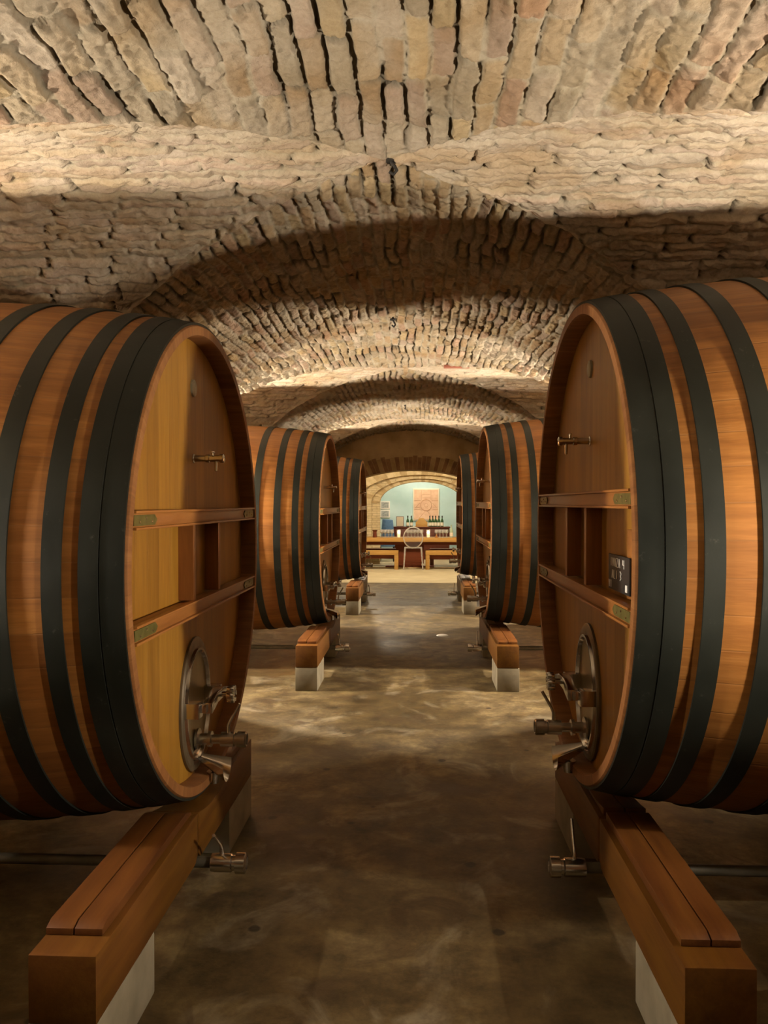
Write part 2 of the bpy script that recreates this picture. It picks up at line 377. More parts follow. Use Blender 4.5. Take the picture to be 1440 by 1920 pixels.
VPARTS = []
WL, WT, RISE, CROWN, BAY, YC0 = 2.0, 1.4, 1.30, 2.96, 4.70, 3.05
ZS = CROWN - RISE
def arc(W, phi):   # arc length of the half ellipse measured from the crown
    t = np.linspace(-PI / 2, PI / 2, 2001); dl = np.sqrt((W * np.cos(t)) ** 2 + (RISE * np.sin(t)) ** 2)
    s = np.concatenate([[0], np.cumsum((dl[1:] + dl[:-1]) / 2 * np.diff(t))]); s -= s[1000]
    return np.interp(phi, t, s)
def phis(W, step, lim=PI / 2):
    t = np.linspace(-lim, lim, 4001); s = arc(W, t); n = int((s[-1] - s[0]) / step) + 1
    return np.interp(np.linspace(s[0], s[-1], n), s, t)
def add_patch(P, N, disp, alb):
    n, m = disp.shape
    a, b = P[..., 0] + 40.0, P[..., 1] + 40.0
    P = P.copy()
    P[..., 0] += (fbm(a * 5, b * 5, 81, 4) - 0.5) * 0.034; P[..., 1] += (fbm(a * 5, b * 5, 82, 4) - 0.5) * 0.045
    P[..., 2] += (fbm(a * 9, b * 9, 83, 4) - 0.5) * 0.030 + (fbm(a * 33, b * 33, 84, 3) - 0.5) * 0.014
    Q = P + N * disp[..., None]
    VPARTS.append((Q.reshape(-1, 3), alb.reshape(-1, 3), n, m))
def long_cell(ya, yb, ca, cb, step, ys_n, seed, y_lo=None, y_hi=None):
    """barrel along the aisle between bay centres ca and cb"""
    ph = phis(WL, step)[:, None]; x = WL * np.sin(ph); z = ZS + RISE * np.cos(ph)
    g = np.abs(x) * WT / WL
    y0 = np.maximum(ca + g, ya) if ya is not None else ca + g
    y1 = np.minimum(cb - g, yb) if yb is not None else cb - g
    S = np.linspace(0, 1, ys_n)[None, :]; y = y0 + (y1 - y0) * S
    X = np.broadcast_to(x, y.shape); Z = np.broadcast_to(z, y.shape)
    nx = np.broadcast_to(-np.sin(ph) / WL, y.shape); nz = np.broadcast_to(-np.cos(ph) / RISE, y.shape)
    l = np.sqrt(nx ** 2 + nz ** 2); N = np.stack([nx / l, nx * 0, nz / l], -1)
    u = np.broadcast_to(arc(WL, ph), y.shape)
    disp, alb = bricks(u + 50, y + 20, seed, cw=0.078 if seed == 11 else 0.063, bl=0.29 if seed == 11 else 0.25)
    dg = np.minimum(y - ca - np.broadcast_to(g, y.shape), cb - np.broadcast_to(g, y.shape) - y)
    disp = disp * sstep(0.0, 0.03, dg)
    add_patch(np.stack([X, y, Z], -1), N, disp, alb)
def trans_cell(c, side, step, xn, seed, xout=4.4):
    ph = phis(WT, step)[:, None]; t = WT * np.sin(ph); z = ZS + RISE * np.cos(ph)
    g = np.abs(t) * WL / WT
    S = (np.linspace(0, 1, xn) ** 1.5)[None, :]; x = g + (xout - g) * S
    Y = np.broadcast_to(c + t, x.shape); Z = np.broadcast_to(z, x.shape)
    ny = np.broadcast_to(-np.sin(ph) / WT, x.shape); nz = np.broadcast_to(-np.cos(ph) / RISE, x.shape)
    l = np.sqrt(ny ** 2 + nz ** 2); N = np.stack([ny * 0, ny / l, nz / l], -1)
    u = np.broadcast_to(arc(WT, ph), x.shape)
    disp, alb = bricks(u + 30, x + 40, seed, pale=True, crack=0.25, cw=0.056)
    disp = disp * sstep(0.0, 0.03, x - np.broadcast_to(g, x.shape))
    add_patch(np.stack([x * side, Y, Z], -1), N, disp, alb)
YC = [YC0 + BAY * k for k in range(-1, 3)]
YEND = 14.35
long_cell(YC[0], None, YC[0], YC[1], 0.05, 60, 11, None, 1.2) if False else None
# behind the camera coarse, ahead of it fine
long_cell(None, 1.1, YC[0], YC[1], 0.04, 50, 11)
long_cell(1.1, None, YC[0], YC[1], 0.0062, 250, 11)
long_cell(None, None, YC[1], YC[2], 0.0075, 470, 12)
long_cell(None, None, YC[2], YC[3], 0.013, 260, 13)
long_cell(None, YEND, YC[3], YC[3] + BAY, 0.018, 90, 14)
for sd in (-1, 1):
    trans_cell(YC[0], sd, 0.04, 50, 20 + sd)
    trans_cell(YC[1], sd, 0.0065, 330, 23 + sd)
    trans_cell(YC[2], sd, 0.012, 160, 26 + sd)
    trans_cell(YC[3], sd, 0.016, 120, 29 + sd)
def build_vault():
    nv = sum(p[0].shape[0] for p in VPARTS)
    V = np.concatenate([p[0] for p in VPARTS]).astype(np.float32); A = np.concatenate([p[1] for p in VPARTS])
    F = []; o = 0
    for p in VPARTS:
        n, m = p[2], p[3]; i = np.arange((n - 1) * (m - 1)); r = i // (m - 1) * m + i % (m - 1) + o
        F.append(np.stack([r, r + 1, r + m + 1, r + m], 1)); o += n * m
    F = np.concatenate(F).astype(np.int32)
    me = bpy.data.meshes.new('ceiling'); me.vertices.add(len(V)); me.vertices.foreach_set('co', V.ravel())
    me.loops.add(F.size); me.loops.foreach_set('vertex_index', F.ravel())
    me.polygons.add(len(F)); me.polygons.foreach_set('loop_start', np.arange(0, F.size, 4, dtype=np.int32))
    me.polygons.foreach_set('use_smooth', np.ones(len(F), bool))
    at = me.attributes.new('albedo', 'FLOAT_COLOR', 'POINT')
    at.data.foreach_set('color', np.concatenate([A, np.ones((len(A), 1))], 1).astype(np.float32).ravel())
    me.update(calc_edges=True); me.materials.append(M['brick'])
    ob = bpy.data.objects.new('ceiling', me); C.objects.link(ob); struct(ob)
    print('vault verts', len(V))
build_vault()

# piers, outer walls, floor
def pier(x0, x1, y0, y1, nm): struct(MB().box(x0, x1, y0, y1, 0, ZS + 0.02).build(nm, M['pier'], smooth=0))
for sd, nm in ((-1, 'wall_left'), (1, 'wall_right')):
    mb = MB()
    for k in range(-1, 3):
        a, b_ = YC0 + BAY * k + WT, YC0 + BAY * (k + 1) - WT
        b_ = min(b_, YEND + 0.01)
        mb.box(min(sd * WL, sd * 4.4), max(sd * WL, sd * 4.4), a, b_, -0.02, ZS + 0.015)
    mb.box(min(sd * 4.4, sd * 4.7), max(sd * 4.4, sd * 4.7), -3.2, YEND, -0.02, 3.1)
    struct(mb.build(nm, M['pier'], smooth=0))
struct(MB().box(-4.7, 4.7, -3.4, -3.15, -0.02, 3.1).build('wall_back', M['pier'], smooth=0))
struct(MB().box(-7, 7, -3.6, 16.2, -0.25, 0).build('floor', M['floor'], smooth=0))
M['floor_pale'] = noisy('pale_room_floor', (0.36, 0.29, 0.165), (0.50, 0.42, 0.26), 2.2, 0.55, 0, 0.1)
struct(MB().box(-7, 7, 16.2, 26, -0.25, 0.001).build('floor_tasting_room', M['floor_pale'], smooth=0))

# ------------------------------------------------------------------ arched walls at the far end
def ell(xc, W, zs, rise, n=48):
    return [(xc + W * math.sin(t), zs + rise * math.cos(t)) for t in np.linspace(-PI / 2, PI / 2, n)]
def arch_wall(name, y0, y1, xc, W, zs, rise, x0, x1, z1, mat, n=48):
    arcp = ell(xc, W, zs, rise, n); mb = MB()
    pts = [(xc - W, 0)] + arcp + [(xc + W, 0)]
    top = [(x0, 0)] + [(x0 + (x1 - x0) * i / (n - 1), z1) for i in range(n)] + [(x1, 0)]
    N = len(pts); vs = []
    for y in (y0, y1): vs += [(p[0], y, p[1]) for p in pts] + [(p[0], y, p[1]) for p in top]
    fs = []
    for i in range(N - 1):
        fs += [(i, i + 1, N + i + 1, N + i), (2 * N + i, 3 * N + i, 3 * N + i + 1, 2 * N + i + 1),
               (i, 2 * N + i, 2 * N + i + 1, i + 1), (N + i, N + i + 1, 3 * N + i + 1, 3 * N + i)]
    mb.add(vs, fs)
    return struct(mb.build(name, mat, smooth=30))
def vring(name, y0, y1, xc, W, zs, rise, th, nb, mats, gap=0.08, jit=0.15):
    """ring of separate-looking voussoirs round an arch"""
    mb = MB(); ts = np.linspace(-PI / 2, PI / 2, nb + 1)
    for i in range(nb):
        a = ts[i] + (ts[1] - ts[0]) * gap * 0.5; b2 = ts[i + 1] - (ts[1] - ts[0]) * gap * 0.5
        dy = random.uniform(-1, 1) * 0.012; t2 = th * random.uniform(1 - jit, 1 + jit * 0.4)
        q = []
        for t in (a, (a + b2) / 2, b2): q.append((xc + W * math.sin(t), zs + rise * math.cos(t)))
        for t in (b2, (a + b2) / 2, a): q.append((xc + (W + t2) * math.sin(t), zs + (rise + t2) * math.cos(t)))
        mb.prism(q, y0 + dy, y1, 'y', random.randrange(len(mats)))
    return struct(mb.build(name, mats, smooth=0))
# brown plastered end wall of the vault with its low arch
arch_wall('wall_far', 14.30, 14.85, 0.02, 1.75, 1.30, 0.945, -4.7, 4.7, 3.2, M['brownplaster'])
vring('trim_1', 14.285, 14.84, 0.02, 1.75, 1.30, 0.945, 0.26, 74, [M['voussoir'], M['voussoir'], M['voussoir_pale']])
# tan stepped arch into the tasting room
XC = 0.195
arch_wall('wall_tasting', 20.95, 21.12, XC, 1.75, 1.65, 0.75, -5, 5, 3.4, M['jamb'])
arch_wall('wall_middle', 21.12, 21.24, XC, 1.34, 1.65, 0.65, -5, 5, 3.4, M['jamb'])
arch_wall('wall_inner', 21.24, 21.60, XC, 1.12, 1.65, 0.57, -5, 5, 3.4, M['jamb'])
vring('trim_2', 20.93, 21.1, XC, 1.75, 1.65, 0.75, 0.26, 30, [M['tanstone'], M['tanstone_dark']])
vring('trim_3', 21.10, 21.22, XC, 1.34, 1.65, 0.65, 0.24, 40, [M['tanstone'], M['jamb'], M['tanstone_dark']], 0.05)
vring('trim_4', 21.22, 21.55, XC, 1.12, 1.65, 0.57, 0.20, 36, [M['tanstone'], M['tanstone'], M['tanstone_dark']], 0.05)
struct(MB().box(-5, -4.8, 14.85, 24.4, -0.02, 3.4).build('wall_far_left', M['plaster'], smooth=0))
struct(MB().box(4.8, 5, 14.85, 24.4, -0.02, 3.4).build('wall_far_right', M['plaster'], smooth=0))
struct(MB().box(-5, 5, 24.0, 24.3, -0.02, 3.4).build('wall_turquoise', M['turquoise'], smooth=0))
struct(MB().box(-5, 5, 14.83, 24.4, 3.3, 3.45).build('ceiling_far', M['plaster'], smooth=0))
struct(MB().box(-4.8, 4.8, 19.86, 19.92, -0.02, 0.022).build('trim_5', M['tanstone'], smooth=0))

# ------------------------------------------------------------------ cask
LEN = 2.1
def R_(x): return 0.985 + 0.10 * (1 - ((x - LEN / 2) / (LEN / 2)) ** 2)
def hoop_mb(a, b, th=0.007, seam=None):
    mb = MB(); xs = np.linspace(a, b, 7)
    out = [(R_(x) + th, x) for x in xs]
    if seam:    # the doubled end hoop: a fine overlap line
        out = [(R_(x) + th, x) for x in xs if x < seam - 0.004] + [(R_(seam) + th, seam - 0.003), (R_(seam) + th - 0.002, seam - 0.002), (R_(seam) + th - 0.002, seam + 0.001), (R_(seam) + th + 0.001, seam + 0.002)] + [(R_(x) + th + 0.001, x) for x in xs if x > seam + 0.004]
    inn = [(R_(x) - 0.004, x) for x in xs][::-1]
    return mb.lathe(out + inn, (0, 0, RC), 'x', 160, closed=True)
REC = 0.076
def make_cask():
    t = thing('wine_cask', '', 'wine cask', (0, 0, 0), 0, 'giant oak casks lining the aisle')
    xs = np.linspace(0.012, LEN - 0.012, 33)
    prof = [(0.93, 0.0), (0.972, 0.0)] + [(R_(x), x) for x in xs] + [(0.972, LEN), (0.93, LEN), (0.93, LEN - 0.08), (0.0, LEN - 0.08)]
    b = MB().lathe([(0.941, REC), (0.941, 0.012)] + prof[1:2] + prof[2:], (0, 0, RC), 'x', 160).build('staves', M['stave'], t, smooth=40)
    MB().lathe([(0.938, REC), (0.938, 0.006), (0.943, -0.003), (0.978, -0.003), (0.984, 0.006), (0.984, 0.012), (0.95, 0.02), (0.95, REC)], (0, 0, RC), 'x', 160, closed=True).build('chime', M['chime'], t, smooth=40)
    MB().lathe([(0.0, REC - 0.004), (0.60, REC - 0.003), (0.939, REC), (0.939, REC + 0.05), (0, REC + 0.05)], (0, 0, RC), 'x', 128).build('head', M['head'], t, smooth=30)
    for i, (a, w, s) in enumerate([(0.005, 0.133, 0.078), (0.188, 0.058, None), (0.348, 0.062, None), (0.54, 0.062, None)]):
        hoop_mb(a, a + w, 0.007, s).build('hoop', M['hoop'], t, smooth=40)
        hoop_mb(LEN - a - w, LEN - a, 0.007).build('hoop', M['hoop'], t, smooth=40)
    # two horizontal rails across the head, ends cut to the round, each with a moulded edge and brass end plates
    def rail(z, hgt, hasmould):
        zz = z; half = math.sqrt(0.935 ** 2 - (abs(zz - RC) + hgt / 2) ** 2) - 0.006
        d0, d1 = 0.006, REC - 0.003
        mb = MB(); mb.box(d0, d1, -half, half, zz - hgt / 2, zz + hgt / 2)
        mb.box(d0 - 0.012, d0 + 0.02, -half, half, zz + hgt / 2, zz + hgt / 2 + 0.009)
        mb.box(d0 - 0.012, d0 + 0.02, -half, half, zz - hgt / 2 - 0.009, zz - hgt / 2)
        r = mb.build('head_rail', M['rail'], t, bevel=0.002)
        for s in (-1, 1):
            e = s * (half - 0.001); i_ = s * (half - 0.20); k = s * (half - 0.225)
            hh = hgt / 2 - 0.005
            pts = [(e, zz - hh), (e, zz + hh), (i_, zz + hh), (k, zz), (i_, zz - hh)]
            p = MB().prism(pts, d0 - 0.004, d0 + 0.001, 'x').build('brass_plate', M['brass'], r, smooth=0)
            p['label'] = 'aged brass end plate'
            for q in (0.05, 0.11, 0.17):
                MB().lathe([(0, -0.003), (0.004, -0.002), (0.0045, 0.001)], (d0 - 0.004, s * (half - q), zz + (0.007 if q == 0.11 else -0.006)), 'x', 8).build('screw', M['steel'], r)
    ZU, ZL = 1.58 - 0.315, 1.208 - 0.315
    rail(ZU, 0.046, True); rail(ZL, 0.046, True)
    # three-sided frame between the rails
    for y in (-0.20, 0.20):
        MB().box(0.010, REC - 0.002, y - 0.019, y + 0.019, ZL + 0.032, ZU - 0.032).build('divider_post', M['post'], t, bevel=0.003)
    # round plate high on the head
    zc = 2.135 - 0.315
    MB().lathe([(0, -0.006), (0.028, -0.007), (0.036, -0.004), (0.038, 0.004)], (REC - 0.006, 0, zc), 'x', 32).build('bung_plate', M['plaque'], t)
    # sampling tap
    zt = 1.83 - 0.315
    tp = MB().lathe([(0.020, 0.0), (0.020, -0.005), (0.014, -0.008), (0.0135, -0.055), (0.018, -0.058), (0.018, -0.072), (0.0145, -0.075), (0.0145, -0.118), (0.019, -0.120), (0.019, -0.134), (0.012, -0.138)], (REC - 0.002, 0, zt), 'x', 20)
    tp.tube([(REC - 0.104, 0, zt), (REC - 0.104, 0, zt - 0.03), (REC - 0.104, 0.004, zt - 0.055)], [0.008, 0.007, 0.006], 12)
    tp = tp.build('sampling_tap', M['steel'], t)
    MB().tube([(REC - 0.088, 0, zt + 0.008), (REC - 0.088, 0.0, zt + 0.026)], [0.006, 0.005], 10).tube([(REC - 0.088, -0.022, zt + 0.028), (REC - 0.088, 0.022, zt + 0.028)], 0.004, 10).build('tap_key', M['steel'], tp)
    # oval manway door low on the head
    zm = 0.765 - 0.315; ry, rz_ = 0.215, 0.29
    MB().lathe([(0.80, 0.0), (1.0, 0.0), (1.0, -0.010), (0.97, -0.016), (0.83, -0.014), (0.80, -0.006)], (REC - 0.003, 0, zm), 'x', 64, ry, rz_, closed=True).build('manway_frame', M['dark_gasket'], t, smooth=40)
    dr = MB().lathe([(0.0, -0.004), (0.70, -0.006), (0.78, -0.012), (0.79, 0.0)], (REC - 0.003, 0, zm), 'x', 64, ry, rz_).build('manway_door', M['door_plate'], t, smooth=40)
    MB().lathe([(0.775, -0.012), (0.80, -0.026), (0.835, -0.026), (0.85, -0.012)], (REC - 0.003, 0, zm), 'x', 64, ry, rz_, closed=True).build('door_rim', M['steel'], dr, smooth=40)
    # clamp bracket standing across the door with a star knob
    xb = REC - 0.03
    br = MB().box(xb - 0.05, xb + 0.02, -0.19, -0.13, zm - 0.02, zm + 0.045).box(xb - 0.05, xb + 0.02, 0.13, 0.19, zm - 0.02, zm + 0.045)
    br.strip([(-0.15, zm - 0.005), (-0.05, zm + 0.02), (0.05, zm + 0.02), (0.15, zm - 0.005)], [(-0.15, zm + 0.04), (-0.05, zm + 0.065), (0.05, zm + 0.065), (0.15, zm + 0.04)], xb - 0.095, xb - 0.055)
    br.box(xb - 0.075, xb - 0.03, -0.165, -0.14, zm, zm + 0.035).box(xb - 0.075, xb - 0.03, 0.14, 0.165, zm, zm + 0.035)
    br = br.build('clamp_bar', M['steel'], dr, bevel=0.004)
    kn = MB().lathe([(0.012, 0.0), (0.012, -0.03), (0.022, -0.032), (0.022, -0.042)], (xb - 0.095, 0, zm + 0.042), 'x', 16)
    for k in range(6):
        a = k * PI / 3; kn.lathe([(0.0, 0.0), (0.011, -0.002), (0.013, -0.02), (0.010, -0.032), (0, -0.034)], (xb - 0.122, 0.028 * math.cos(a), zm + 0.042 + 0.028 * math.sin(a)), 'x', 12)
    kn.lathe([(0, 0.0), (0.03, 0.0), (0.03, -0.025), (0.0, -0.03)], (xb - 0.122, 0, zm + 0.042), 'x', 18)
    kn.build('star_knob', M['steel'], dr)
    # racking valve
    zv = 0.610 - 0.315
    vb = MB().lathe([(0.045, 0.0), (0.045, -0.010), (0.024, -0.014), (0.024, -0.05), (0.034, -0.052), (0.034, -0.066), (0.020, -0.068), (0.020, -0.105),
                     (0.031, -0.108), (0.031, -0.165), (0.027, -0.168), (0.027, -0.178), (0.034, -0.18), (0.034, -0.215), (0.028, -0.22), (0.024, -0.22), (0.022, -0.19)],
                    (REC - 0.016, 0, zv), 'x', 28).build('racking_valve', M['steel_dull'], t)
    MB().tube([(REC - 0.155, 0, zv + 0.02), (REC - 0.155, 0, zv + 0.062), (REC - 0.165, 0.0, zv + 0.085), (REC - 0.205, 0.0, zv + 0.155)], [0.009, 0.007, 0.0065, 0.0065], 12).build('valve_lever', M['steel'], vb)
    # drip spout under the valve: an open steel funnel lip
    sp = MB()
    n = 14; vs = []
    for i in range(n + 1):
        a = PI * (0.0 + i / n)
        for (x, r, z) in ((REC - 0.03, 0.028, zv - 0.070), (REC - 0.15, 0.078, zv - 0.105)):
            vs.append((x, r * math.cos(a), z - r * math.sin(a)))
            vs.append((x, (r - 0.003) * math.cos(a), z - (r - 0.003) * math.sin(a)))
    fs = []
    for i in range(n):
        o = i * 4; fs += [(o, o + 4, o + 6, o + 2), (o + 1, o + 3, o + 7, o + 5), (o + 2, o + 6, o + 7, o + 3), (o, o + 1, o + 5, o + 4)]
    fs += [(0, 2, 3, 1), (n * 4, n * 4 + 1, n * 4 + 3, n * 4 + 2)]
    sp.add(vs, fs); sp.box(REC - 0.018, REC - 0.008, -0.05, 0.05, zv - 0.13, zv - 0.04)
    sp.tube([(REC - 0.09, 0, zv - 0.140), (REC - 0.09, 0, zv - 0.19)], [0.03, 0.022], 14)
    sp.build('drip_spout', M['steel'], t, smooth=40)
    return t
cask = make_cask()
CX = 0.78; ZR = 0.385
names = ['nearest', 'second', 'farthest']
cask_lab = [('nearest giant oak cask on the left of the aisle, yellow light on its head', 'nearest giant oak cask on the right of the aisle, small black tag on its head'),
            ('second oak cask on the left of the aisle, between the nearest and farthest', 'second oak cask on the right of the aisle, between the nearest and farthest'),
            ('farthest oak cask on the left, next to the lit tasting room', 'farthest oak cask on the right, next to the lit tasting room')]
casks = {}
FIT = {(1, 0): (1.0, 1.470), (-1, 1): (0.97, 1.385), (1, 1): (0.985, 1.44), (-1, 2): (0.96, 1.39), (1, 2): (0.965, 1.46)}   # size and axis height of each cask
CY = [3.38 + BAY * k for k in range(3)]
for k in range(3):
    for si, sd in enumerate((-1, 1)):
        loc = (sd * CX, CY[k], 0.315); rz = PI if sd < 0 else 0
        if k == 0 and sd < 0:
            o = cask; o.location = loc; o.rotation_euler = (0, 0, rz); o['label'] = cask_lab[0][0]
        else:
            f = FIT[sd, k][0]
            o = dup(cask, loc, rz, cask_lab[k][si], (1.0, f, f)); o.location.z = FIT[sd, k][1] - RC * f
        casks[(k, sd)] = o

# ------------------------------------------------------------------ cradles, blocks, drain pipes
RCUT = 1.036
def make_cradle(zcut, yo):
    def cutz(y, top, rc=RCUT):
        return min(top, zcut - math.sqrt(max(rc ** 2 - (y - yo) ** 2, 0)) - 0.003) if abs(y - yo) < 0.9 else top
    t = thing('cask_cradle', '', 'cask cradle', (0, 0, 0), 0, 'timber cradles under the casks')
    for s in (-1, 1):
        ys = np.linspace(0.006, 1.0, 40)
        low = [(s * y, 0.207 + (0.05 - math.sqrt(max(0.05 ** 2 - (0.05 - y) ** 2, 0)) if y < 0.05 else 0)) for y in ys]
        MB().strip(low, [(s * y, cutz(s * y, 0.397)) for y in ys], 0.0, 0.19).build('beam', M['beam'], t, bevel=0.004)
        for (xa, xb, yl) in ((0.022, 0.104, 0.90), (0.108, 0.188, 0.90)):
            ys2 = np.linspace(0.02 if (zcut > 1.42 or s * yo < 0) else 0.54, yl, 30)
            tops = [min(cutz(s * y, 0.43), 0.43 - 0.012 * max(0, (y - yl + 0.04) / 0.04) ** 2) for y in ys2]
            MB().strip([(s * y, 0.398) for y in ys2], [(s * y, max(z, 0.3995)) for y, z in zip(ys2, tops)], xa, xb).build('saddle_plank', M['saddle'], t, bevel=0.003)
    ys = np.linspace(-1.0, 1.0, 81)
    MB().strip([(y, 0.26 if abs(y) < 0.06 else 0.0) for y in ys], [(y, cutz(y, 0.42, 1.062)) for y in ys], 1.80, 1.98).build('rear_sleeper', M['beam'], t, bevel=0.004)
    return t
BX = {(-1, 0): 0.755, (-1, 1): 0.755, (-1, 2): 0.75, (1, 0): 0.835, (1, 1): 0.805, (1, 2): 0.785}
BY = {(-1, 0): 3.10, (-1, 1): 7.80, (-1, 2): 12.47, (1, 0): 3.12, (1, 1): 7.85, (1, 2): 12.60}
for si, sd in enumerate((-1, 1)):
    proto = make_cradle(0.315 + RC if sd < 0 else ZR + RC - 0.02, -0.285 if sd < 0 else 0.22)
    for k in range(3):
        lab = 'orange timber cradle under the %s cask on the %s side' % (names[k], ['left', 'right'][si])
        loc = (sd * BX[sd, k], BY[sd, k], 0); rz = PI if sd < 0 else 0
        if k == 0: proto.location = loc; proto.rotation_euler = (0, 0, rz); proto['label'] = lab
        else: dup(proto, loc, rz, lab)
block0 = None
for k in range(3):
    for si, sd in enumerate((-1, 1)):
        for e in (-1, 1):
            lab = 'pale concrete block under the %s end of the %s cradle on the %s' % (['near', 'far'][e > 0], names[k], ['left', 'right'][si])
            loc = (sd * (BX[sd, k] + 0.097), BY[sd, k] + e * (1.0 - 0.24), 0)
            if block0 is None:
                block0 = MB().box(-0.097, 0.097, -0.24, 0.24, 0, 0.2065).build('concrete_block', M['concrete'], bevel=0.008)
                block0.location = loc; tag(block0, lab, 'concrete block', 'concrete blocks under the cradles')
            else: dup(block0, loc, 0, lab)
def make_pipe():
    t = thing('drain_pipe', '', 'pipe', (0, 0, 0), 0, 'steel drain pipes along the aisle')
    MB().tube([(-0.05, 0, 0), (3.2, 0, 0)], 0.021, 20).build('pipe', M['pipe_steel'], t)
    v = MB().lathe([(0.021, 0.0), (0.034, -0.004), (0.036, -0.02), (0.036, -0.085), (0.030, -0.09), (0.030, -0.10), (0.040, -0.103), (0.040, -0.14), (0.030, -0.145), (0.024, -0.145), (0.022, -0.12)], (-0.03, 0, 0), 'x', 24).build('end_valve', M['steel'], t)
    MB().tube([(-0.075, 0, 0.03), (-0.075, 0, 0.06), (-0.075, 0.02, 0.085), (-0.068, 0.10, 0.15)], [0.010, 0.008, 0.007, 0.007], 12).build('valve_lever', M['steel'], v)
    MB().box(1.70, 1.74, -0.03, 0.03, -0.2, -0.0205).build('pipe_foot', M['iron'], t)
    return t
pp = make_pipe()
for k in range(3):
    for si, sd in enumerate((-1, 1)):
        lab = 'steel pipe with lever valve near the floor below the %s cask on the %s' % (names[k], ['left', 'right'][si])
        loc = (sd * (BX[sd, k] - 0.02), BY[sd, k], 0.2); rz = PI if sd < 0 else 0
        if k == 0 and sd < 0: pp.location = loc; pp.rotation_euler = (0, 0, rz); pp['label'] = lab
        else: dup(pp, loc, rz, lab)

# black tag and its backing board on the right cask
bt = thing('chalk_tag', 'small black tag with white chalk writing on the nearest right cask', 'tag', (CX + 0.050, 2.80, 1.312))
MB().box(0.004, 0.016, -0.150, -0.085, 0.0, 0.235).build('backing_board', M['rail'], bt, bevel=0.002)
sl = MB().box(-0.004, 0.003, -0.145, 0.140, 0.012, 0.140).build('slate', M['slate'], bt, bevel=0.002)
ck = MB()
def stroke(ya, za, yb, zb, w=0.0036):
    ck.tube([(-0.0045, ya, za), (-0.0045, yb, zb)], w * 0.5, 6)
def scrawl(glyphs, y0, z0, sc):
    """left to right as read from the aisle, so towards the camera"""
    y = y0
    for g in glyphs:
        for (a, b_, c, d) in G[g]: stroke(y - a * sc, z0 + b_ * sc, y - c * sc, z0 + d * sc)
        y -= 0.95 * sc
G = {'4': [(0, 1, 0, .45), (0, .45, .6, .45), (.5, 1, .5, 0)], '1': [(.3, 1, .3, 0)], 'V': [(0, 1, .3, 0), (.3, 0, .6, 1)], 'N': [(0, 0, 0, 1), (0, 1, .6, 0), (.6, 0, .6, 1)],
     '2': [(0, .9, .5, .9), (.5, .9, .5, .5), (.5, .5, 0, 0), (0, 0, .6, 0)], 'Z': [(0, 1, .6, 1), (.6, 1, 0, 0), (0, 0, .6, 0)], '3': [(0, 1, .5, .8), (.5, .8, .2, .5), (.2, .5, .5, .25), (.5, .25, 0, 0)],
     'A': [(0, 0, .3, 1), (.3, 1, .6, 0), (.1, .35, .5, .35)], 'L': [(0, 1, 0, 0), (0, 0, .5, 0)], '.': [(.1, 0, .2, 0)], ' ': []}
scrawl('1VNZA 4', 0.105, 0.098, 0.030)
scrawl('AL1 3', 0.085, 0.055, 0.030)
for q in range(6): stroke(-0.122 + q * 0.0035, 0.022, -0.122 + q * 0.0035, 0.046, 0.0045)
scrawl('V1', 0.130, 0.020, 0.026)
ck.build('chalk_writing', M['chalk'], sl, smooth=0)

# ------------------------------------------------------------------ ceiling hooks, red brick mark, floor disc
hook_lab = ['black iron hook in the nearest vault crown', 'black iron hook at the middle of the second lit vault', 'tiny black hook in the far vault crown']
def make_hook(nm):
    t = thing(nm, hook_lab[0], 'hook', (0, 0, 0), 0, 'iron hooks in the vault crown')
    MB().tube([(0, 0, 0.05), (0, 0, 0.0), (0.012, 0, -0.014), (0.02, 0, -0.03), (0.008, 0, -0.045), (-0.008, 0, -0.035)], 0.007, 8).build('hook_bar', M['iron'], t)
    MB().lathe([(0, 0.004), (0.022, 0.002), (0.022, 0.012), (0, 0.014)], (0, 0, 0.0), 'z', 12).build('mount_plate', M['iron'], t)
    return t
hk = make_hook('ceiling_hook')
hk.location = (0.02, 3.05, CROWN - 0.01)
dup(hk, (-0.06, 5.66, CROWN - 0.012), 0.6, hook_lab[1]); dup(hk, (-0.06, 10.6, CROWN - 0.012), 1.2, hook_lab[2])
M['redbrick'] = noisy('red_brick', (0.20, 0.06, 0.035), (0.28, 0.10, 0.055), 12, 0.9)
struct(MB().box(0.36, 0.60, 7.38, 7.45, CROWN - 0.055, CROWN - 0.03).build('trim_6', M['redbrick'], bevel=0.004))
dc = MB().lathe([(0, 0.012), (0.06, 0.010), (0.075, 0.004), (0.078, 0.0)], (0, 0, 0), 'z', 32).build('floor_disc', flat('pale_disc', (0.75, 0.74, 0.68), 0.3))
dc.location = (0.42, 9.75, 0.0); tag(dc, 'small pale round disc lying in the middle of the aisle floor', 'disc')

# ------------------------------------------------------------------ tasting room furniture
def px(x, y_img, D):      # helper used while placing far furniture: image point at depth D -> world x, z
    return 0.125 + (x - 785) / 1476 * D, EYE - (y_img - 944) / 1476 * D
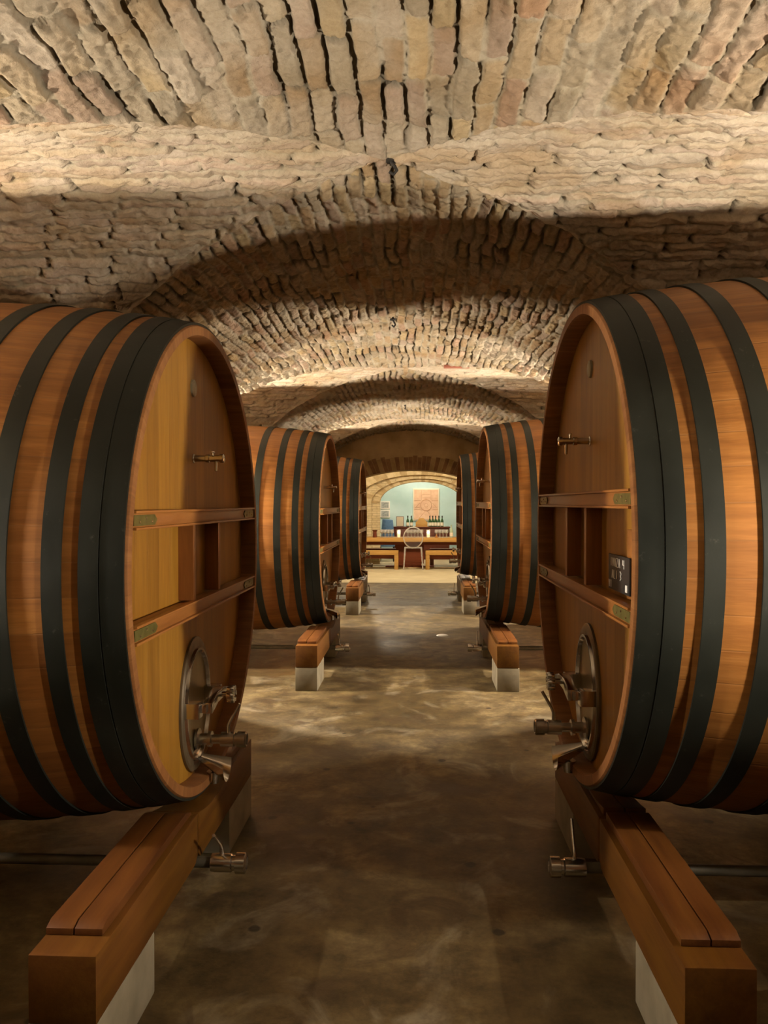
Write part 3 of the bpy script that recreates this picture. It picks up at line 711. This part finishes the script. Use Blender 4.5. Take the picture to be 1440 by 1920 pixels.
# long table
tb = thing('long_table', 'long light wood tasting table with dark red apron behind the benches', 'table', (-0.1, 20.2, 0))
MB().box(-2.3, 2.3, -0.36, 0.36, 0.665, 0.77).build('table_top', M['lightwood'], tb, bevel=0.006)
MB().box(-2.15, 2.15, -0.28, 0.28, 0.585, 0.664).build('apron', M['redwood'], tb)
for x in (-1.95, 1.95): MB().box(x - 0.05, x + 0.05, -0.26, 0.26, 0, 0.60).build('leg', M['redwood'], tb, bevel=0.005)
MB().box(-0.36, 0.36, -0.1, 0.1, 0.10, 0.60).build('pedestal', M['redwood'], tb, bevel=0.005)
MB().box(-0.62, 0.62, -0.13, 0.13, 0.0, 0.035).box(-0.3, 0.3, -0.11, 0.11, 0.035, 0.105).build('foot_rail', M['redwood'], tb, bevel=0.005)
def bench(x0, x1, y, zt, mt, lab, th=0.105):
    b = thing('bench', lab, 'bench', ((x0 + x1) / 2, y, 0), 0, 'benches round the tasting table')
    h = (x1 - x0) / 2
    MB().box(-h, h, -0.15, 0.15, zt - th, zt).build('bench_seat', mt, b, bevel=0.004)
    for s in (-1, 1): MB().box(min(s * h, s * (h - 0.1)), max(s * h, s * (h - 0.1)), -0.15, 0.15, 0, zt - th).build('leg', mt, b, bevel=0.004)
    MB().box(-h + 0.1, h - 0.1, -0.02, 0.02, zt - th - 0.10, zt - th).build('seat_brace', M['redwood'], b)
D1 = 19.45
xl = px(747, 0, D1)[0]; xr = px(798, 0, D1)[0]
bench(xl - 1.75, xl, D1 + 0.15, 0.465, M['lightwood'], 'light wood bench at the left front of the tasting table')
bench(xr, xr + 1.75, D1 + 0.15, 0.465, M['lightwood'], 'light wood bench at the right front of the tasting table')
D2 = 20.75
bench(px(754, 0, D2)[0] - 1.6, px(754, 0, D2)[0], D2 - 0.03, 0.45, M['redwood'], 'dark red bench behind the table on the left, half hidden')
bench(px(806, 0, D2)[0], px(806, 0, D2)[0] + 1.5, D2 - 0.03, 0.45, M['redwood'], 'dark red bench behind the table on the right, half hidden')
# clear chair
M['acrylic'] = flat('clear_acrylic', (0.93, 0.90, 0.85), 0.08, trans=0.75, ior=1.4)
gc = thing('ghost_chair', 'clear acrylic chair with oval back between the front benches', 'chair', (px(775, 0, 19.55)[0], 19.52, 0))
MB().box(-0.22, 0.22, -0.20, 0.22, 0.53, 0.56).build('seat', M['acrylic'], gc, bevel=0.012)
for x, y in ((-0.2, -0.19), (0.2, -0.19), (-0.2, 0.2), (0.2, 0.2)):
    MB().tube([(x * 1.18, y * 1.1, 0), (x, y, 0.535)], [0.014, 0.022], 10).build('leg', M['acrylic'], gc)
ov = MB(); pts = [(0.235 * math.cos(a), -0.2 - 0.02 * math.sin(a), 0.80 + 0.255 * math.sin(a)) for a in np.linspace(0, 2 * PI, 37)]
ov.tube(pts, 0.015, 8, cap=False); ov.build('oval_back_frame', M['acrylic'], gc)
MB().lathe([(0, -0.004), (0.98, -0.004), (0.98, 0.004), (0, 0.004)], (0, -0.2, 0.80), 'y', 36, 0.225, 0.245).build('back_panel', flat('clear_back', (0.95, 0.93, 0.9), 0.04, trans=0.97, ior=1.05), gc)
# buffet
DB = 23.0
bx0, bx1 = px(737, 0, DB)[0], px(844, 0, DB)[0]
bf = thing('buffet_cabinet', 'long dark mahogany buffet against the turquoise wall', 'cabinet', ((bx0 + bx1) / 2, DB + 0.2, 0)); h = (bx1 - bx0) / 2
MB().box(-h, h, -0.22, 0.25, 0.92, 0.955).build('cabinet_top', M['mahogany'], bf, bevel=0.005)
MB().box(-h + 0.02, h - 0.02, -0.20, 0.24, 0.08, 0.92).build('body', M['mahogany'], bf)
MB().box(-h, h, -0.215, 0.24, 0.0, 0.08).build('plinth', M['mahogany'], bf, bevel=0.004)
for i in range(4):
    a = -h + 0.04 + i * (2 * h - 0.08) / 4
    d = MB().box(a + 0.01, a + (2 * h - 0.08) / 4 - 0.01, -0.215, -0.2, 0.12, 0.88).build('door', M['mahogany'], bf, bevel=0.004)
    MB().lathe([(0, -0.02), (0.01, -0.018), (0.012, 0)], (a + (0.06 if i % 2 else (2 * h - 0.08) / 4 - 0.06), -0.215, 0.55), 'y', 10).build('knob', M['brass'], d)
# wall art
M['peach'] = noisy('peach_terracotta', (0.62, 0.38, 0.24), (0.74, 0.50, 0.33), 8, 0.85, 0, 0.2)
M['peach_dark'] = flat('peach_relief', (0.50, 0.29, 0.17), 0.85)
M['cream'] = flat('cream_frame', (0.74, 0.68, 0.52), 0.7)
wa = thing('wall_panel_art', 'large peach relief panel with round centre on the turquoise wall', 'wall art', (px(799, 0, 23.95)[0], 23.97, px(0, 946, 23.95)[1])); 
MB().box(-0.40, 0.40, -0.02, 0.028, -0.49, 0.49).build('frame', M['cream'], wa, bevel=0.004)
MB().box(-0.365, 0.365, -0.035, -0.015, -0.455, 0.455).build('panel', M['peach'], wa)
rl = MB()
for r in (0.155, 0.17, 0.05): rl.lathe([(r, -0.042), (r + 0.009, -0.042), (r + 0.009, -0.03), (r, -0.03)], (0, 0, -0.02), 'y', 40, closed=True)
for (x0, x1, z0, z1) in ((-0.36, -0.17, 0.115, 0.125), (0.17, 0.36, 0.115, 0.125), (-0.36, -0.19, -0.155, -0.145), (0.19, 0.36, -0.155, -0.145), (-0.15, -0.14, 0.14, 0.44), (0.14, 0.15, 0.14, 0.44), (-0.12, 0.12, 0.2, 0.21), (-0.12, 0.12, 0.30, 0.31)):
    rl.box(x0, x1, -0.041, -0.03, z0, z1)
for s in (-1, 1):
    rl.tube([(s * 0.02, -0.036, -0.19), (s * 0.22, -0.036, -0.42)], 0.006, 6); rl.tube([(s * 0.19, -0.036, 0.05), (s * 0.33, -0.036, -0.1), (s * 0.2, -0.036, -0.08)], 0.006, 6)
rl.build('raised_pattern', M['peach_dark'], wa, smooth=0)
M['mat_white'] = flat('white_mat', (0.78, 0.76, 0.68), 0.8)
M['greyprint'] = noisy('grey_print', (0.22, 0.24, 0.23), (0.48, 0.50, 0.47), 25, 0.8)
for i, (cy_, lab) in enumerate([(947, 'upper small grey picture at the left of the turquoise wall'), (963, 'lower small grey picture in white mount above the blue chair')]):
    x, z = px(722, cy_, 23.95)
    p = thing('picture', lab, 'picture', (x, 23.97, z), 0, 'small pictures on the turquoise wall')
    MB().box(-0.15, 0.15, -0.015, 0.028, -0.12, 0.12).build('frame', M['mat_white'], p, bevel=0.003)
    MB().box(-0.11, 0.11, -0.02, -0.012, -0.085, 0.085).build('print', M['greyprint'], p)
# leaning print, wooden box, bottles on the buffet
x, _ = px(750, 0, 23.1)
lp = thing('standing_picture', 'grey framed print standing on the buffet beside two bottles', 'picture', (x, 23.2, 0.955))
MB().box(-0.11, 0.11, -0.01, 0.02, 0, 0.30).build('frame', M['mahogany'], lp, bevel=0.003)
MB().box(-0.095, 0.095, -0.015, -0.008, 0.015, 0.285).build('print', flat('beige_print', (0.46, 0.38, 0.26), 0.8), lp)
x, _ = px(790.5, 0, 23.1)
wb = thing('wooden_display_box', 'ochre wooden box with stepped arched top on the buffet', 'box', (x, 23.15, 0.955))
MB().prism([(-0.175, 0), (0.175, 0), (0.175, 0.13), (0.12, 0.17), (0.09, 0.22), (0.05, 0.255), (-0.05, 0.255), (-0.09, 0.22), (-0.12, 0.17), (-0.175, 0.13)], -0.05, 0.05, 'y').build('box_front', M['lightwood'], wb, bevel=0.004)
MB().box(-0.19, 0.19, -0.06, 0.06, 0.0, 0.012).build('base', M['lightwood'], wb)
M['green_glass'] = flat('dark_green_glass', (0.02, 0.06, 0.02), 0.12, spec=0.6)
M['paper'] = noisy('cream_label', (0.62, 0.54, 0.40), (0.74, 0.66, 0.52), 40, 0.8)
def bottle(loc, lab, glass, grp):
    b = thing('wine_bottle', lab, 'bottle', loc, 0, grp)
    MB().lathe([(0, 0), (0.040, 0.0), (0.043, 0.01), (0.043, 0.15), (0.038, 0.185), (0.018, 0.235), (0.0145, 0.25), (0.0145, 0.30), (0.017, 0.302), (0.017, 0.32), (0, 0.32)], (0, 0, 0), 'z', 20).build('glass_body', glass, b)
    MB().lathe([(0.0435, 0.03), (0.0443, 0.03), (0.0443, 0.125), (0.0435, 0.125)], (0, 0, 0), 'z', 20, closed=True).build('label', M['paper'], b)
    MB().lathe([(0.0155, 0.265), (0.0185, 0.265), (0.0185, 0.322), (0, 0.323)], (0, 0, 0), 'z', 14).build('foil_cap', M['iron'], b)
    return b
blab = [(764.5, 'green wine bottle, left one of the pair between print and wooden box'), (771.5, 'green wine bottle, right one of the pair between print and wooden box'),
        (806, 'dark wine bottle next to the wooden box, leftmost of the row of five'), (811.5, 'dark wine bottle second from the wooden box in the row of five'),
        (817, 'dark wine bottle in the middle of the row of five'), (823, 'dark wine bottle fourth from the wooden box in the row of five'),
        (829, 'dark wine bottle at the right end of the buffet, apart from the others')]
b0 = None
for xpx, lab in blab:
    loc = (px(xpx, 0, 23.05)[0], 23.12, 0.955)
    if b0 is None: b0 = bottle(loc, lab, M['green_glass'], 'wine bottles on the buffet')
    else: dup(b0, loc, 0, lab)
# blue chair in the corner
M['blue'] = noisy('blue_fabric', (0.05, 0.12, 0.24), (0.09, 0.18, 0.32), 20, 0.8)
x, _ = px(726, 0, 22.4)
bc = thing('blue_chair', 'blue upholstered chair in the left corner of the tasting room', 'chair', (x, 22.5, 0))
MB().prism([(-0.2, 0.50), (0.22, 0.50), (0.16, 1.17), (-0.14, 1.19)], -0.03, 0.03, 'y').build('backrest', M['blue'], bc, bevel=0.02)
MB().box(-0.22, 0.22, -0.42, 0.03, 0.42, 0.50).build('seat', M['blue'], bc, bevel=0.02)
for a in (-0.19, 0.19):
    for b_ in (-0.39, 0.0): MB().tube([(a, b_, 0), (a, b_, 0.43)], 0.018, 8).build('leg', M['iron'], bc)
# table top things
TT = 0.77
M['clearglass'] = flat('clear_glass', (0.97, 0.95, 0.90), 0.06, trans=0.82, ior=1.45)
M['redglaze'] = flat('red_brown_glaze', (0.13, 0.03, 0.015), 0.2)
x, _ = px(703, 0, 20.1)
vz = MB().lathe([(0, 0), (0.05, 0), (0.055, 0.02), (0.05, 0.12), (0.045, 0.15), (0.075, 0.185), (0.07, 0.187), (0.04, 0.155), (0.042, 0.12), (0, 0.02)], (0, 0, 0), 'z', 24).build('vase', M['redglaze'])
vz.location = (x, 20.05, TT); tag(vz, 'red brown flared vase at the left end of the tasting table', 'vase')
def wineglass():
    return MB().lathe([(0, 0), (0.034, 0.0), (0.034, 0.003), (0.006, 0.007), (0.0045, 0.085), (0.012, 0.095), (0.035, 0.12), (0.040, 0.15), (0.034, 0.20), (0.0325, 0.20), (0.0385, 0.15), (0.033, 0.122), (0.0, 0.098)], (0, 0, 0), 'z', 20).build('wine_glass', M['clearglass'])
wg = None
for grp, lab, cx0, n, rows in [('glasses at the left of the table', 'clear wine glass in the cluster in front of the blue chair', 725, 4, 2), ('glasses at the middle of the table', 'clear wine glass in the middle cluster, seen through the clear chair', 777, 5, 2),
                         ('glasses at the right of the table', 'clear wine glass in the right cluster beside the right candle', 827, 4, 2)]:
    for r in range(rows):
        for i in range(n):
            loc = (px(cx0, 0, 20.1)[0] + (i - (n - 1) / 2) * 0.085 + 0.02 * r, 20.05 + 0.09 * r, TT)
            if wg is None: wg = wineglass(); wg.location = loc; tag(wg, lab, 'wine glass', grp)
            else: o = dup(wg, loc, 0, lab); o['group'] = grp
M['flame'] = flat('candle_glow', (1, 0.8, 0.5), 0.5, emit=(1.0, 0.78, 0.5), estr=30)
M['wax'] = flat('candle_wax', (0.8, 0.72, 0.55), 0.6, emit=(1.0, 0.62, 0.3), estr=1.2)
for xpx, lab in ((748, 'lit candle in glass, left one on the tasting table'), (803, 'lit candle in glass, right one on the tasting table')):
    c = thing('candle_lantern', lab, 'candle', (px(xpx, 0, 20.05)[0], 19.98, TT), 0, 'lit candles on the table')
    MB().lathe([(0, 0), (0.045, 0), (0.05, 0.2), (0.047, 0.2), (0.042, 0.006), (0, 0.006)], (0, 0, 0), 'z', 24).build('glass_cup', M['clearglass'], c)
    MB().lathe([(0, 0.008), (0.035, 0.008), (0.035, 0.09), (0, 0.092)], (0, 0, 0), 'z', 20).build('wax', M['wax'], c)
    MB().lathe([(0, 0.095), (0.022, 0.105), (0.030, 0.13), (0.022, 0.16), (0, 0.19)], (0, 0, 0), 'z', 14).build('flame', M['flame'], c)
M['amber'] = flat('amber_glass', (0.30, 0.12, 0.03), 0.1, spec=0.6)
x, _ = px(818, 0, 20.0)
dg = MB().lathe([(0, 0), (0.05, 0), (0.052, 0.01), (0.035, 0.03), (0.014, 0.06), (0.013, 0.085), (0, 0.088)], (0, 0, 0), 'z', 20).build('stopper_dish', M['amber'])
dg.location = (x, 19.95, TT); tag(dg, 'small amber glass stopper between right candle and right glasses', 'stopper')
x, _ = px(846, 0, 20.1)
dk = bottle((x, 20.1, TT), 'pale green tall bottle at the right end of the tasting table', flat('pale_glass', (0.35, 0.42, 0.28), 0.15, spec=0.6), None)
for ch in list(C.objects):
    if ch.parent == dk and ch.name.startswith('foil'): bpy.data.objects.remove(ch)

# ------------------------------------------------------------------ lights: wall lamps on the far faces of the piers, ceiling lamps in the room
M['lampglass'] = flat('lamp_glass', (1, 0.9, 0.75), 0.4, emit=(1.0, 0.72, 0.42), estr=25)
def point(loc, power, col, r):
    l = bpy.data.lights.new('lamp_light', 'POINT'); l.energy = power; l.color = col; l.shadow_soft_size = r
    o = bpy.data.objects.new('lamp_light', l); C.objects.link(o); o.location = loc; return o
WARM = (1.0, 0.88, 0.72)
k_names = ['nearest', 'second', 'third']
LAMPS = [(-2.2, 2.05, 1.50, 0), (2.08, 1.75, 1.56, 0), (-2.6, 6.70, 1.60, 1), (2.6, 6.70, 1.60, 1), (-2.6, 11.40, 1.60, 2), (2.6, 11.40, 1.60, 2)]
def bulb_mat(p):
    if ('bulb', p) not in M: M['bulb', p] = flat('bulb_glow', (1, 1, 1), 0.5, emit=WARM, estr=p / (4 * PI * PI * 0.038 ** 2))
    return M['bulb', p]
def wall_lamp(x, y, z, yw, lab, power, blocker=False):
    """a lamp on a bracket standing out from the masonry face at yw"""
    dy = y - yw; s = 1 if dy > 0 else -1
    t = thing('wall_lamp', lab, 'wall lamp', (x, yw, z), 0, 'wall lamps on the brick piers')
    MB().lathe([(0, 0.0), (0.07, 0.0), (0.07, 0.02 * s), (0, 0.021 * s)], (0, 0, -0.16), 'y', 24).build('back_plate', M['iron'], t)
    MB().tube([(0, 0, -0.16), (0, dy * 0.9, -0.16), (0, dy, -0.13), (0, dy, -0.06)], 0.009, 10).build('bracket', M['iron'], t)
    MB().lathe([(0, -0.062), (0.03, -0.06), (0.034, -0.045), (0.0, -0.04)], (0, dy, 0), 'z', 20).build('socket', M['iron'], t)
    if blocker: MB().lathe([(0, -0.066), (0.07, -0.062), (0.086, -0.052), (0.086, -0.048), (0.07, -0.057), (0, -0.06)], (0, dy, 0), 'z', 32).build('light_blocker', M['iron'], t)  # opaque disc added under the bulb to keep light off the near floor
    MB().lathe([(0.0, -0.038), (0.02, -0.034), (0.036, -0.015), (0.038, 0), (0.034, 0.016), (0.02, 0.032), (0, 0.037)], (0, dy, 0), 'z', 14).build('bulb', bulb_mat(power), t)
for (x, y, z, k) in LAMPS:
    wall_lamp(x, y, z, YC0 + BAY * k - WT, 'round wall lamp on the %s brick pier of the %s side, behind the casks' % (k_names[k], 'left' if x < 0 else 'right'), 350 if k == 0 else 850, k == 0)
for x in (-2.4, 2.4):
    wall_lamp(x, 13.86, 2.0, 14.30, 'round wall lamp on the far end wall at the %s, behind the last cask' % ('left' if x < 0 else 'right'), 900)
for (x, y, z, p, col) in ((-1.2, 17.6, 3.1, 260, (1.0, 0.86, 0.66)), (1.6, 17.6, 3.1, 260, (1.0, 0.86, 0.66)), (0.2, 22.3, 3.1, 150, (1.0, 0.91, 0.78))):
    t = thing('ceiling_lamp', 'glass ceiling lamp above the tasting room', 'ceiling lamp', (x, y, 3.3), 0, 'ceiling lamps of the tasting room')
    MB().lathe([(0, 0), (0.09, 0), (0.09, -0.02), (0.02, -0.03), (0.02, -0.10), (0, -0.1)], (0, 0, 0), 'z', 20).build('ceiling_rose', M['iron'], t)
    MB().lathe([(0.0, -0.10), (0.06, -0.11), (0.09, -0.14), (0.06, -0.17), (0, -0.18)], (0, 0, 0), 'z', 20).build('globe', M['lampglass'], t)
    point((x, y, z - 0.03), p, col, 0.1)

w = bpy.data.worlds.new('World'); bpy.context.scene.world = w; w.use_nodes = True
w.node_tree.nodes['Background'].inputs[0].default_value = (0.5, 0.4, 0.25, 1)
w.node_tree.nodes['Background'].inputs[1].default_value = 0.0

# ------------------------------------------------------------------ camera, view
cd = bpy.data.cameras.new('Camera'); cam = bpy.data.objects.new('Camera', cd); C.objects.link(cam)
cd.sensor_fit = 'VERTICAL'; cd.sensor_height = 36.0; cd.lens = 36.0 * 1476 / 1920; cd.clip_start = 0.05
cam.location = (0.125, 0, EYE)
cam.rotation_euler = (math.radians(90 - 0.62), 0, math.radians(2.52))
sc = bpy.context.scene; sc.camera = cam
sc.view_settings.view_transform = 'Standard'; sc.view_settings.look = 'None'
sc.view_settings.exposure = 0.15; sc.view_settings.gamma = 1.0; sc.view_settings.use_curve_mapping = False
sc.cycles.max_bounces = 10; sc.cycles.diffuse_bounces = 4; sc.cycles.sample_clamp_indirect = 6.0
sc.cycles.use_denoising = True
